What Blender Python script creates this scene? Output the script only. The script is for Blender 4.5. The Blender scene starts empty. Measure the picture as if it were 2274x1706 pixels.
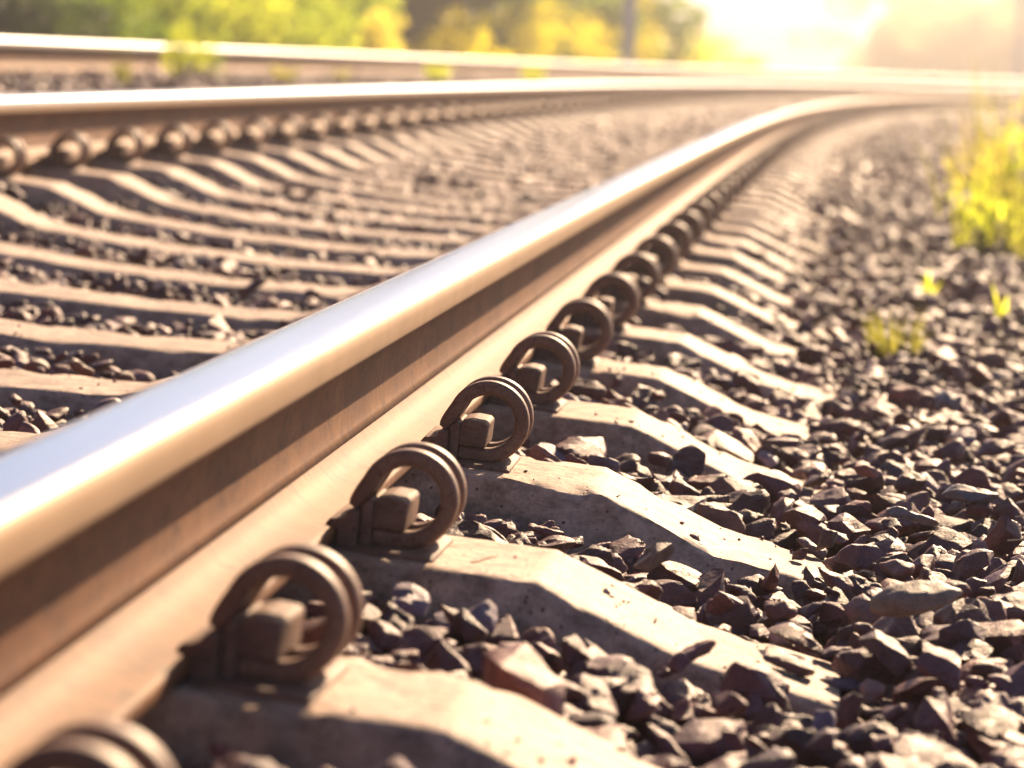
import bpy, bmesh, math, random
import numpy as np
from mathutils import Vector, Matrix, noise

random.seed(7)
rng = np.random.default_rng(11)
scene = bpy.context.scene
COL = scene.collection
R_ = math.radians

# ------------------------------------------------------------------ track geometry
CANT = R_(5.0)                   # superelevation of the curve
CA, SA = math.cos(CANT), math.sin(CANT)
GAUGE = 1.505                    # rail centre to rail centre
RAIL3 = -3.622                   # lone rail of the neighbouring track
S0 = 2.0922                      # first sleeper fully in view
PITCH = 0.6
F_PX, IMG_W = 6970.84, 2274.0
CAM = Vector((0.48575, 0.0, 0.40521))
YAW, PIT, ROLL = 0.101657, 0.101521, 0.034592

# centre line of the near rail: a transition that tightens to the right, then a steady curve
DS = 0.25
TS = np.arange(-40, 330, DS)
KAP = -0.00061336 + 2 * 7.929e-5 * np.clip(TS, 0, 48)
KAP[TS < 0] = 0
TH = np.concatenate([[0], np.cumsum(KAP * DS)])[:-1]
TX = np.concatenate([[0], np.cumsum(np.sin(TH + KAP * DS / 2) * DS)])[:-1]
TY = np.concatenate([[0], np.cumsum(np.cos(TH + KAP * DS / 2) * DS)])[:-1]
i0 = int(round(40 / DS))
TX -= TX[i0]
TY -= TY[i0]


def path_at(s):
    return float(np.interp(s, TS, TX)), float(np.interp(s, TS, TY)), float(np.interp(s, TS, TH))


def XY(s, l):
    x, y, t = path_at(s)
    return x + l * math.cos(t), y - l * math.sin(t)


def P(s, l, z):
    x, y = XY(s, l * CA + z * SA)
    return Vector((x, y, -l * SA + z * CA))


def frame(s, l, z):
    a = path_at(s)[2]
    N = Vector((math.cos(a), -math.sin(a), 0))
    T = Vector((math.sin(a), math.cos(a), 0))
    X = N * CA + Vector((0, 0, -SA))
    Z = N * SA + Vector((0, 0, CA))
    p = P(s, l, z)
    return Matrix(((X.x, T.x, Z.x, p.x), (X.y, T.y, Z.y, p.y), (X.z, T.z, Z.z, p.z), (0, 0, 0, 1)))


def P_np(s, l, z):
    x, y, t = np.interp(s, TS, TX), np.interp(s, TS, TY), np.interp(s, TS, TH)
    ll = l * CA + z * SA
    return np.stack([x + ll * np.cos(t), y - ll * np.sin(t), -l * SA + z * CA], -1)


# camera axes
cy, sy = math.cos(YAW), math.sin(YAW)
cp, sp = math.cos(PIT), math.sin(PIT)
FWD = Vector((-sy * cp, cy * cp, -sp))
RT0 = Vector((cy, sy, 0))
UP0 = RT0.cross(FWD)
RT = RT0 * math.cos(ROLL) + UP0 * math.sin(ROLL)
UP = -RT0 * math.sin(ROLL) + UP0 * math.cos(ROLL)


def project(pts):
    """world points (n,3) -> pixel x, y in a 1024 x 768 frame and depth"""
    d = pts - np.array(CAM)
    z = d @ np.array(FWD)
    k = F_PX / IMG_W * 1024
    return 512 + k * (d @ np.array(RT)) / z, 384 - k * (d @ np.array(UP)) / z, z


def ground_spot(px, dist):
    """a spot on the ground `dist` metres away, in the direction of picture column px"""
    ang = math.atan((px - 512) / (F_PX / IMG_W * 1024))
    az = -YAW + ang
    return Vector((CAM.x + dist * math.sin(az), CAM.y + dist * math.cos(az), 0))


def track_coords(x, y):
    i = int(np.argmin((TX - x) ** 2 + (TY - y) ** 2))
    t = TH[i]
    return float(TS[i]), float((x - TX[i]) * math.cos(t) - (y - TY[i]) * math.sin(t))


# ------------------------------------------------------------------ helpers
def mesh_obj(name, verts, faces, mat=None, parent=None, smooth=False, mats=None):
    me = bpy.data.meshes.new(name)
    me.from_pydata([tuple(v) for v in verts], [], faces)
    me.update()
    if smooth:
        me.polygons.foreach_set('use_smooth', [True] * len(me.polygons))
    if mat:
        me.materials.append(mat)
    o = bpy.data.objects.new(name, me)
    COL.objects.link(o)
    if parent is not None:
        o.parent = parent
    return o


def empty(name, mw=None):
    o = bpy.data.objects.new(name, None)
    o.empty_display_size = 0.05
    COL.objects.link(o)
    if mw is not None:
        o.matrix_world = mw
    return o


def tag(o, label=None, cat=None, group=None, kind=None):
    if label: o['label'] = label
    if cat: o['category'] = cat
    if group: o['group'] = group
    if kind: o['kind'] = kind
    return o


def copy_tree(root, mw):
    r = root.copy()
    COL.objects.link(r)
    r.matrix_world = mw
    for ch in list(root.children):
        c = ch.copy()
        COL.objects.link(c)
        c.parent = r
        for g in ch.children:
            d = g.copy()
            COL.objects.link(d)
            d.parent = c
    return r


ORD = ['zeroth', 'first', 'second', 'third', 'fourth', 'fifth', 'sixth', 'seventh', 'eighth', 'ninth', 'tenth', 'eleventh',
       'twelfth', 'thirteenth', 'fourteenth', 'fifteenth', 'sixteenth', 'seventeenth', 'eighteenth', 'nineteenth', 'twentieth']


# ------------------------------------------------------------------ materials
class NT:
    def __init__(self, name):
        self.m = bpy.data.materials.new(name)
        self.m.use_nodes = True
        self.t = self.m.node_tree
        self.bsdf = self.t.nodes['Principled BSDF']
        self.out = self.t.nodes['Material Output']

    def n(self, typ, **kw):
        nd = self.t.nodes.new(typ)
        for k, v in kw.items():
            setattr(nd, k, v)
        return nd

    def l(self, a, b):
        self.t.links.new(a, b)

    def noise(self, vec, scale, detail=4, rough=0.55, dist=0.0):
        nd = self.n('ShaderNodeTexNoise')
        nd.inputs['Scale'].default_value = scale
        nd.inputs['Detail'].default_value = detail
        nd.inputs['Roughness'].default_value = rough
        nd.inputs['Distortion'].default_value = dist
        if vec is not None:
            self.l(vec, nd.inputs['Vector'])
        return nd

    def ramp(self, fac, stops):
        nd = self.n('ShaderNodeValToRGB')
        el = nd.color_ramp.elements
        while len(el) < len(stops):
            el.new(0.5)
        for e, (p, c) in zip(el, stops):
            e.position = p
            e.color = (*c, 1) if len(c) == 3 else c
        self.l(fac, nd.inputs['Fac'])
        return nd

    def mix(self, fac, a, b, blend='MIX'):
        nd = self.n('ShaderNodeMix', data_type='RGBA', blend_type=blend)
        for sock, v in ((nd.inputs[0], fac), (nd.inputs[6], a), (nd.inputs[7], b)):
            if isinstance(v, (int, float)):
                sock.default_value = v
            elif isinstance(v, tuple):
                sock.default_value = (*v, 1)
            else:
                self.l(v, sock)
        return nd.outputs[2]

    def bump(self, h, strength, dist):
        nd = self.n('ShaderNodeBump')
        nd.inputs['Strength'].default_value = strength
        nd.inputs['Distance'].default_value = dist
        self.l(h, nd.inputs['Height'])
        self.l(nd.outputs[0], self.bsdf.inputs['Normal'])
        return nd

    def set(self, **kw):
        for k, v in kw.items():
            self.bsdf.inputs[k.replace('_', ' ')].default_value = (*v, 1) if isinstance(v, tuple) else v


def g3(v):
    return (v, v, v)


def mat_rail_steel(name='rail_head_steel', side1=(0.40, 0.26, 0.15), side2=(0.56, 0.40, 0.25), side_metal=0.15, side_rough=0.52, top_rough=0.13, edge=(0.42, 0.62)):
    """polished running surface, tan worn side, rust below; v runs round the profile, u along the rail"""
    t = NT(name)
    uv = t.n('ShaderNodeUVMap', uv_map='UVMap')
    sep = t.n('ShaderNodeSeparateXYZ')
    t.l(uv.outputs[0], sep.inputs[0])
    mp = t.n('ShaderNodeMapping')
    mp.inputs['Scale'].default_value = (1.2, 60, 1)
    t.l(uv.outputs[0], mp.inputs[0])
    streak = t.noise(mp.outputs[0], 3.0, 5, 0.6)
    geo = t.n('ShaderNodeTexCoord')
    fine = t.noise(geo.outputs['Object'], 220, 3)
    blot = t.noise(geo.outputs['Object'], 14, 4)
    # |v| 0 = crown of the head, 1 = bottom corner of the side
    add = t.n('ShaderNodeMath', operation='MULTIPLY_ADD')
    t.l(streak.outputs[0], add.inputs[0])
    add.inputs[1].default_value = 0.22
    t.l(sep.outputs[1], add.inputs[2])
    worn = t.ramp(add.outputs[0], [(edge[0], g3(0)), (edge[1], g3(1))])
    steel = t.mix(streak.outputs[0], (0.46, 0.49, 0.53), (0.66, 0.69, 0.72))
    tan_ = t.mix(blot.outputs[0], side1, side2)
    col = t.mix(worn.outputs[0], steel, tan_)
    low = t.ramp(sep.outputs[1], [(0.94, g3(0)), (1.0, g3(1))])
    col = t.mix(low.outputs[0], col, (0.20, 0.11, 0.06))
    t.l(col, t.bsdf.inputs['Base Color'])
    mm = t.ramp(worn.outputs[0], [(0, g3(1.0)), (1, g3(side_metal))])
    t.l(mm.outputs[0], t.bsdf.inputs['Metallic'])
    rr = t.ramp(worn.outputs[0], [(0, g3(top_rough)), (1, g3(side_rough))])
    rs = t.n('ShaderNodeMath', operation='MULTIPLY_ADD')
    t.l(streak.outputs[0], rs.inputs[0])
    rs.inputs[1].default_value = 0.10
    t.l(rr.outputs[0], rs.inputs[2])
    t.l(rs.outputs[0], t.bsdf.inputs['Roughness'])
    t.bump(fine.outputs[0], 0.08, 0.001)
    return t.m


def mat_rust(name, c1, c2, c3, rough=0.62, scale=9, bump=0.25, spec=0.4):
    t = NT(name)
    tc = t.n('ShaderNodeTexCoord')
    oi = t.n('ShaderNodeObjectInfo')
    off = t.n('ShaderNodeVectorMath', operation='SCALE')
    off.inputs[0].default_value = (13, 7, 3)
    t.l(oi.outputs['Random'], off.inputs['Scale'])
    ad = t.n('ShaderNodeVectorMath', operation='ADD')
    t.l(tc.outputs['Object'], ad.inputs[0])
    t.l(off.outputs[0], ad.inputs[1])
    a = t.noise(ad.outputs[0], scale, 6, 0.62)
    b = t.noise(ad.outputs[0], scale * 14, 5, 0.65)
    col = t.ramp(a.outputs[0], [(0.3, c1), (0.55, c2), (0.75, c3)])
    sp = t.ramp(b.outputs[0], [(0.32, g3(0.55)), (0.5, g3(1)), (0.72, g3(1.25))])
    c = t.mix(0.8, col.outputs[0], sp.outputs[0], 'MULTIPLY')
    fl = t.noise(ad.outputs[0], scale * 4.5, 6, 0.7, 0.6)
    flake = t.ramp(fl.outputs[0], [(0.56, g3(0)), (0.63, g3(1))])
    c = t.mix(flake.outputs[0], c, t.mix(1.0, c, (0.55, 0.46, 0.42), 'MULTIPLY'))
    pale = t.ramp(fl.outputs[0], [(0.30, g3(0.6)), (0.38, g3(0))])
    c = t.mix(pale.outputs[0], c, t.mix(1.0, c, (1.5, 1.35, 1.2), 'MULTIPLY'))
    t.l(c, t.bsdf.inputs['Base Color'])
    t.set(Roughness=rough, Metallic=0.0)
    t.bsdf.inputs['Specular IOR Level'].default_value = spec
    hb = t.n('ShaderNodeMath', operation='MULTIPLY_ADD')
    t.l(flake.outputs[0], hb.inputs[0])
    hb.inputs[1].default_value = -0.5
    t.l(b.outputs[0], hb.inputs[2])
    t.bump(hb.outputs[0], bump, 0.002)
    return t.m


def mat_concrete():
    t = NT('sleeper_concrete')
    tc = t.n('ShaderNodeTexCoord')
    oi = t.n('ShaderNodeObjectInfo')
    off = t.n('ShaderNodeVectorMath', operation='SCALE')
    off.inputs[0].default_value = (17, 5, 9)
    t.l(oi.outputs['Random'], off.inputs['Scale'])
    ad = t.n('ShaderNodeVectorMath', operation='ADD')
    t.l(tc.outputs['Object'], ad.inputs[0])
    t.l(off.outputs[0], ad.inputs[1])
    v = ad.outputs[0]
    big = t.noise(v, 7, 5, 0.6)
    mid = t.noise(v, 45, 5, 0.65)
    fin = t.noise(v, 260, 3, 0.6)
    mp = t.n('ShaderNodeMapping')
    mp.inputs['Scale'].default_value = (0.9, 1.7, 1.7)
    t.l(v, mp.inputs[0])
    grain = t.noise(mp.outputs[0], 40, 4, 0.6)
    vor = t.n('ShaderNodeTexVoronoi')
    vor.inputs['Scale'].default_value = 95
    t.l(v, vor.inputs['Vector'])
    pit = t.ramp(vor.outputs['Distance'], [(0.10, g3(0.0)), (0.22, g3(1))])
    sparse = t.ramp(mid.outputs[0], [(0.44, g3(1)), (0.52, g3(0))])
    pitm = t.n('ShaderNodeMath', operation='MAXIMUM')
    t.l(pit.outputs[0], pitm.inputs[0])
    t.l(sparse.outputs[0], pitm.inputs[1])
    base = t.ramp(big.outputs[0], [(0.3, (0.32, 0.235, 0.185)), (0.5, (0.43, 0.325, 0.26)), (0.72, (0.53, 0.42, 0.345))])
    c = t.mix(0.55, base.outputs[0], t.ramp(grain.outputs[0], [(0.33, g3(0.34)), (0.56, g3(1.12))]).outputs[0], 'MULTIPLY')
    c = t.mix(0.6, c, t.ramp(fin.outputs[0], [(0.3, g3(0.6)), (0.55, g3(1.08))]).outputs[0], 'MULTIPLY')
    sx = t.n('ShaderNodeSeparateXYZ')
    t.l(tc.outputs['Object'], sx.inputs[0])
    d1 = t.n('ShaderNodeMath', operation='PINGPONG')
    t.l(sx.outputs[0], d1.inputs[0])
    d1.inputs[1].default_value = 0.7525
    d2 = t.n('ShaderNodeMath', operation='MULTIPLY_ADD')
    t.l(big.outputs[0], d2.inputs[0])
    d2.inputs[1].default_value = 0.30
    t.l(d1.outputs[0], d2.inputs[2])
    c = t.mix(0.8, c, t.ramp(mid.outputs[0], [(0.34, g3(0.48)), (0.48, g3(0.95)), (0.66, g3(1.2))]).outputs[0], 'MULTIPLY')
    dust = t.ramp(d2.outputs[0], [(0.22, g3(0.6)), (0.40, g3(0))])
    c = t.mix(dust.outputs[0], c, t.mix(1.0, c, (0.86, 0.66, 0.50), 'MULTIPLY'))
    c = t.mix(pitm.outputs[0], (0.10, 0.075, 0.065), c)
    t.l(c, t.bsdf.inputs['Base Color'])
    t.set(Roughness=0.70)
    t.bsdf.inputs['Specular IOR Level'].default_value = 0.46
    h = t.n('ShaderNodeMath', operation='MULTIPLY_ADD')
    t.l(mid.outputs[0], h.inputs[0])
    h.inputs[1].default_value = 0.9
    t.l(pitm.outputs[0], h.inputs[2])
    h2 = t.n('ShaderNodeMath', operation='MULTIPLY_ADD')
    t.l(grain.outputs[0], h2.inputs[0])
    h2.inputs[1].default_value = 0.8
    t.l(h.outputs[0], h2.inputs[2])
    t.bump(h2.outputs[0], 0.55, 0.003)
    return t.m


def mat_stone(name, field):
    t = NT(name)
    tc = t.n('ShaderNodeTexCoord')
    if field:
        col = t.n('ShaderNodeAttribute', attribute_name='tone').outputs['Color']
        v = tc.outputs['Object']
    else:
        oi = t.n('ShaderNodeObjectInfo')
        col = oi.outputs['Color']
        geo = t.n('ShaderNodeNewGeometry')
        v = geo.outputs['Position']
    a = t.noise(v, 55, 5, 0.62)
    b = t.noise(v, 330, 4, 0.65)
    mp = t.n('ShaderNodeMapping')
    mp.inputs['Rotation'].default_value = (0.4, 0.5, 0.3)
    mp.inputs['Scale'].default_value = (1, 1, 5)
    t.l(v, mp.inputs[0])
    lay = t.noise(mp.outputs[0], 60, 4, 0.6)
    c = t.mix(0.75, col, t.ramp(a.outputs[0], [(0.3, g3(0.6)), (0.55, g3(1.0)), (0.75, g3(1.45))]).outputs[0], 'MULTIPLY')
    c = t.mix(0.55, c, t.ramp(b.outputs[0], [(0.3, g3(0.6)), (0.65, g3(1.3))]).outputs[0], 'MULTIPLY')
    t.l(c, t.bsdf.inputs['Base Color'])
    t.l(t.ramp(a.outputs[0], [(0.3, g3(0.66)), (0.7, g3(0.40))]).outputs[0], t.bsdf.inputs['Roughness'])
    t.bsdf.inputs['Specular IOR Level'].default_value = 0.5
    h = t.n('ShaderNodeMath', operation='MULTIPLY_ADD')
    t.l(lay.outputs[0], h.inputs[0])
    h.inputs[1].default_value = 1.2
    t.l(b.outputs[0], h.inputs[2])
    t.bump(h.outputs[0], 0.5, 0.0035)
    return t.m


def mat_ground():
    t = NT('ground_soil')
    geo = t.n('ShaderNodeNewGeometry')
    a = t.noise(geo.outputs['Position'], 0.35, 5)
    b = t.noise(geo.outputs['Position'], 30, 5)
    col = t.ramp(a.outputs[0], [(0.35, (0.075, 0.055, 0.05)), (0.6, (0.11, 0.09, 0.05))])
    c = t.mix(0.7, col.outputs[0], t.ramp(b.outputs[0], [(0.3, g3(0.5)), (0.7, g3(1.3))]).outputs[0], 'MULTIPLY')
    t.l(c, t.bsdf.inputs['Base Color'])
    t.set(Roughness=0.9)
    t.bump(b.outputs[0], 0.8, 0.03)
    return t.m


def mat_leaf(name, c1, c2, trans=0.55, scale=3.0, tint=None):
    t = NT(name)
    geo = t.n('ShaderNodeNewGeometry')
    a = t.noise(geo.outputs['Position'], scale, 3)
    col = t.ramp(a.outputs[0], [(0.35, c1), (0.68, c2)])
    rnd = t.ramp(geo.outputs['Random Per Island'], [(0, g3(0.7)), (1, g3(1.3))])
    c = t.mix(1.0, col.outputs[0], rnd.outputs[0], 'MULTIPLY')
    t.l(c, t.bsdf.inputs['Base Color'])
    t.set(Roughness=0.5)
    tr = t.n('ShaderNodeBsdfTranslucent')
    tc = t.mix(1.0, c, tint or (1.35, 1.5, 0.6), 'MULTIPLY')
    t.l(tc, tr.inputs['Color'])
    mx = t.n('ShaderNodeMixShader')
    mx.inputs[0].default_value = trans
    t.l(t.bsdf.outputs[0], mx.inputs[1])
    t.l(tr.outputs[0], mx.inputs[2])
    t.l(mx.outputs[0], t.out.inputs['Surface'])
    return t.m


def mat_plain(name, c1, c2, rough=0.7, scale=8, metallic=0.0):
    t = NT(name)
    tc = t.n('ShaderNodeTexCoord')
    a = t.noise(tc.outputs['Object'], scale, 5)
    t.l(t.ramp(a.outputs[0], [(0.35, c1), (0.65, c2)]).outputs[0], t.bsdf.inputs['Base Color'])
    t.set(Roughness=rough, Metallic=metallic)
    t.bump(a.outputs[0], 0.3, 0.004)
    return t.m


M_HEAD = mat_rail_steel()
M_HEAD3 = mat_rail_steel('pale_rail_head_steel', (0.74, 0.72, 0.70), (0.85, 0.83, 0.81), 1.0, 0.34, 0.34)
M_HEAD2 = mat_rail_steel('worn_rail_head_steel', top_rough=0.33, edge=(0.72, 0.92))
M_WEB = mat_rust('rail_rust', (0.120, 0.040, 0.013), (0.170, 0.066, 0.019), (0.225, 0.100, 0.032), rough=0.7, scale=7, bump=0.18)
M_CLIP = mat_rust('spring_steel_rust', (0.14, 0.075, 0.052), (0.20, 0.115, 0.08), (0.27, 0.17, 0.115), rough=0.5, scale=30, bump=0.2, spec=0.5)
M_LUG = mat_rust('cast_iron_rust', (0.13, 0.075, 0.058), (0.19, 0.115, 0.085), (0.25, 0.16, 0.12), rough=0.65, scale=40, bump=0.4)
M_PAD = mat_plain('rubber_pad', (0.03, 0.026, 0.025), (0.05, 0.042, 0.04), 0.8, 60)
M_CONC = mat_concrete()
M_STONE = mat_stone('ballast_stone_rock', False)
M_FIELD = mat_stone('ballast_field_rock', True)
M_GROUND = mat_ground()
M_BARK = mat_plain('bark', (0.055, 0.04, 0.03), (0.11, 0.08, 0.06), 0.9, 12)
M_STEM = mat_plain('plant_stem', (0.09, 0.10, 0.03), (0.14, 0.13, 0.05), 0.7, 20)
M_MAST = mat_plain('galvanised_steel', (0.46, 0.46, 0.50), (0.56, 0.56, 0.60), 0.5, 6, 0.2)
M_GREEN = mat_leaf('leaf_mid_green', (0.10, 0.16, 0.022), (0.24, 0.31, 0.04), 0.65)
M_LIME = mat_leaf('leaf_lime', (0.42, 0.50, 0.06), (0.66, 0.70, 0.10), 0.82, tint=(1.2, 1.2, 0.7))
M_LEAF = mat_leaf('leaf_fresh_green', (0.30, 0.40, 0.05), (0.52, 0.60, 0.08), 0.82, tint=(1.25, 1.25, 0.7))
M_GOLD = mat_leaf('leaf_golden', (0.68, 0.62, 0.15), (0.86, 0.78, 0.22), 0.85, tint=(1.05, 1.05, 0.6))
M_YELLOW = mat_leaf('flower_yellow', (0.90, 0.80, 0.02), (0.97, 0.90, 0.04), 0.88, tint=(1.03, 1.0, 0.6))
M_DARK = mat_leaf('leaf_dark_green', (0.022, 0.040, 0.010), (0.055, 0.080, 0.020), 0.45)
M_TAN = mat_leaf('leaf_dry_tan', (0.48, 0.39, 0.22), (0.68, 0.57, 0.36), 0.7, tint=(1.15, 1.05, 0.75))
M_STRAWLEAF = mat_leaf('leaf_straw', (0.55, 0.45, 0.24), (0.75, 0.64, 0.36), 0.6, tint=(1.2, 1.1, 0.8))
M_GRASS = mat_leaf('grass_blade', (0.24, 0.25, 0.05), (0.42, 0.40, 0.10), 0.6, tint=(1.2, 1.2, 0.7))
M_STRAW = mat_plain('dry_straw', (0.34, 0.26, 0.15), (0.48, 0.38, 0.24), 0.6, 30)

# ------------------------------------------------------------------ rails
HALF = [(0.0700, 0.0000), (0.0702, 0.0040), (0.0700, 0.0095), (0.0685, 0.0118), (0.0640, 0.0128), (0.0520, 0.0150), (0.0400, 0.0178),
        (0.0300, 0.0212), (0.0225, 0.0262), (0.0165, 0.0330), (0.0125, 0.0410), (0.0100, 0.0500), (0.0086, 0.0610), (0.0080, 0.0730),
        (0.0081, 0.0860), (0.0090, 0.0980), (0.0110, 0.1080), (0.0150, 0.1150), (0.0220, 0.1190), (0.0310, 0.1215), (0.0335, 0.1222),
        (0.0348, 0.1234), (0.0352, 0.1252), (0.0356, 0.1330), (0.0357, 0.1410), (0.0352, 0.1465), (0.0338, 0.1508), (0.0310, 0.1542),
        (0.0265, 0.1566), (0.0200, 0.1580), (0.0130, 0.1587), (0.0060, 0.15895), (0.0, 0.1590)]
FOOT_N, WEB_N = 9, 17     # split rows of the profile
head_len = 0.0
HV = {}
for i in range(len(HALF) - 1, WEB_N, -1):
    HV[i] = head_len
    a, b = HALF[i], HALF[i - 1]
    head_len += math.hypot(a[0] - b[0], a[1] - b[1])
SIDE_V = HV[21]


def strip(name, rows, ss, l0, mat, parent, vvals=None):
    """sweep an open row of (lateral, z, v) points along the track"""
    verts, faces = [], []
    n = len(rows)
    for s in ss:
        for (l, z, v) in rows:
            verts.append(P(s, l0 + l, z))
    for i in range(len(ss) - 1):
        for j in range(n - 1):
            a = i * n + j
            faces.append((a, a + 1, a + 1 + n, a + n))
    o = mesh_obj(name, verts, faces, mat, parent, smooth=True)
    uv = o.data.uv_layers.new(name='UVMap')
    data = np.empty(len(o.data.loops) * 2, np.float32)
    vi = np.empty(len(o.data.loops), np.int32)
    o.data.loops.foreach_get('vertex_index', vi)
    data[0::2] = np.array(ss)[vi // n]
    data[1::2] = np.array([r[2] for r in rows])[vi % n]
    uv.data.foreach_set('uv', data)
    return o


def rail(l0, s_from, s_to, label, head_mat=None, dz=0.0):
    ss = list(np.arange(s_from, 60, 0.4)) + list(np.arange(60, s_to + 0.1, 1.0))
    root = empty('rail', Matrix.Identity(4))
    tag(root, label, 'rail', 'long steel rails')
    right = [(l, z + dz, 0) for l, z in HALF]
    left = [(-l, z + dz, 0) for l, z in HALF]
    foot = [left[i] for i in range(FOOT_N, -1, -1)] + [right[i] for i in range(0, FOOT_N + 1)]
    strip('rail_foot', foot[::-1], ss, l0, M_WEB, root)
    web = right[FOOT_N:WEB_N + 1] + left[FOOT_N:WEB_N + 1][::-1]
    # two web sides, joined by the (hidden) tops and bottoms of their neighbours
    verts_r = right[FOOT_N:WEB_N + 1]
    verts_l = left[FOOT_N:WEB_N + 1][::-1]
    strip('rail_web', verts_r[::-1] + verts_l[::-1], ss, l0, M_WEB, root)
    hr = [(l, z + dz, min(1.0, HV.get(i, head_len) / SIDE_V)) for i, (l, z) in enumerate(HALF) if i >= WEB_N]
    hl = [(-l, z, v) for (l, z, v) in hr[::-1][1:]]
    strip('rail_head', (hr + hl)[::-1], ss, l0, head_mat or M_HEAD, root)
    return root


rail(0.0, -1.5, 150, 'near rail with polished white top and rusty brown side running from lower left')
rail(-GAUGE, -1.5, 150, 'second rail across the track with small dark rings along its foot', M_HEAD2)
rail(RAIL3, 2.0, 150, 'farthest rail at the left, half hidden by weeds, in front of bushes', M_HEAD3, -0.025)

# ------------------------------------------------------------------ sleepers
SL_TOP = -0.006


def sleeper_top(d):
    """top of the sleeper, d = distance from a rail centre towards outside (+) or inside (-)"""
    a = abs(d)
    if a < 0.25: return SL_TOP
    if a < 0.385: return SL_TOP - (a - 0.25) / 0.135 * 0.048
    if d > 0: return SL_TOP - 0.048 - (a - 0.385) * 0.16
    return SL_TOP - 0.048 - min(0.012, (a - 0.385) * 0.05)


def sleeper_mesh(seed, nx=150):
    """origin: on the top at the near rail's centre line; x along the sleeper, y along the track"""
    xs = np.concatenate([np.linspace(0.515, -0.42, 100), np.linspace(-0.45, -1.1, 26), np.linspace(-1.13, -2.02, 60)])
    sec = [(-0.132, -0.20), (-0.108, -0.035), (-0.1015, -0.010), (-0.0985, -0.0035), (-0.0945, -0.0003), (-0.075, 0), (-0.045, 0), (-0.015, 0),
           (0.015, 0), (0.045, 0), (0.075, 0), (0.0945, -0.0003), (0.0985, -0.0035), (0.1015, -0.010), (0.108, -0.035), (0.132, -0.20)]
    verts, faces = [], []
    n = len(sec)
    for x in xs:
        d = x if x > -GAUGE / 2 else -(x + GAUGE)
        zt = sleeper_top(d)
        for j, (y, z) in enumerate(sec):
            w = 1.0
            v = Vector((x, y * w, zt + z))
            nz = noise.noise(Vector((x * 9 + seed * 31, y * 9, z * 9))) * 0.0012 + noise.noise(Vector((x * 40 + seed * 7, y * 40, z * 40))) * 0.0010
            edge = 1.0 if 0.09 < abs(y) < 0.107 else 0.08
            chip = max(0.0, noise.noise(Vector((x * 22 + seed * 11, y * 30, 3.3))) - 0.12) * 0.016 * edge
            v.z += nz - chip
            v.y -= math.copysign(chip * 0.8 + nz * 0.6, y)
            verts.append(v)
    m = len(xs)
    for i in range(m - 1):
        for j in range(n - 1):
            a = i * n + j
            faces.append((a, a + n, a + n + 1, a + 1))
    faces.append(tuple(range(n)))
    faces.append(tuple(range((m - 1) * n + n - 1, (m - 1) * n - 1, -1)))
    o = mesh_obj('concrete_sleeper', verts, faces, M_CONC, smooth=True)
    o.data.set_sharp_from_angle(angle=R_(40))
    return o


sl_protos = [sleeper_mesh(k) for k in range(4)]
FIRST, LAST = -1, 125
sleepers = {}
for k in range(FIRST, LAST):
    v = (k * 7 + 3) % 4
    mw = frame(S0 + PITCH * k, 0, 0) @ Matrix.Rotation(R_(random.uniform(-0.35, 0.35)), 4, 'Z')
    if k < FIRST + 4 and sl_protos[v] not in sleepers.values():
        o = sl_protos[v]
    else:
        o = sl_protos[v].copy()
        COL.objects.link(o)
    o.matrix_world = mw
    n = k - FIRST
    if k < 0:
        lab = 'concrete sleeper at the bottom edge of the picture, nearly all out of frame'
    elif k < 3:
        lab = ('pale concrete sleeper in the bottom foreground, its sloping end blurred',
               'sunlit concrete sleeper whose sloping end reaches the smooth pale flat stone',
               'speckled sunlit concrete sleeper, third full one from the bottom, stones heaped over its end')[k]
    elif k < 20:
        lab = 'bright concrete sleeper crossing under both rails, %s from the bottom of the picture' % ORD[k + 1]
    else:
        lab = 'far concrete sleeper, beyond the twentieth, merging into the washed out bright rows'
    tag(o, lab, 'sleeper', 'concrete sleepers under the two near rails')
    sleepers[k] = o

# sleepers of the neighbouring track, only their near ends in sight
for k in range(0, 46):
    s = 10.1 + PITCH * k
    o = sl_protos[k % 4].copy()
    COL.objects.link(o)
    o.matrix_world = frame(s, RAIL3, -0.025)
    tag(o, 'buried concrete sleeper under the farthest rail, only its dim near end showing', 'sleeper', 'sleepers under the farthest rail')


# ------------------------------------------------------------------ rail fastenings
def sweep_band(name, path, rad, ax, y0, mat, parent, bev=0.0035):
    """flat spring bar: path in (x,z), rad = thickness in the plane, ax = width along y"""
    pts = [Vector((a, 0, b)) for a, b in path]
    prof = []
    for (sx, sz) in ((-1, -1), (1, -1), (1, 1), (-1, 1)):
        for q in range(4):
            ang = {(-1, -1): 180, (1, -1): 270, (1, 1): 0, (-1, 1): 90}[(sx, sz)] + q * 30
            prof.append((sx * (ax / 2 - bev) + bev * math.cos(R_(ang)), sz * (rad / 2 - bev) + bev * math.sin(R_(ang))))
    n = len(prof)
    verts, faces = [], []
    for i, p in enumerate(pts):
        t = (pts[min(i + 1, len(pts) - 1)] - pts[max(i - 1, 0)]).normalized()
        nr = Vector((-t.z, 0, t.x))
        k = 1.0
        if i < 3: k = (0.62, 0.85, 0.96)[i]
        for (u, w) in prof:
            verts.append(p + Vector((0, y0 + u, 0)) + nr * (w * k))
    for i in range(len(pts) - 1):
        for j in range(n):
            a, b = i * n + j, i * n + (j + 1) % n
            faces.append((a, b, b + n, a + n))
    faces.append(tuple(range(n))[::-1])
    faces.append(tuple(range((len(pts) - 1) * n, len(pts) * n)))
    o = mesh_obj(name, verts, faces, mat, parent, smooth=True)
    o.data.set_sharp_from_angle(angle=R_(50))
    return o


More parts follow.
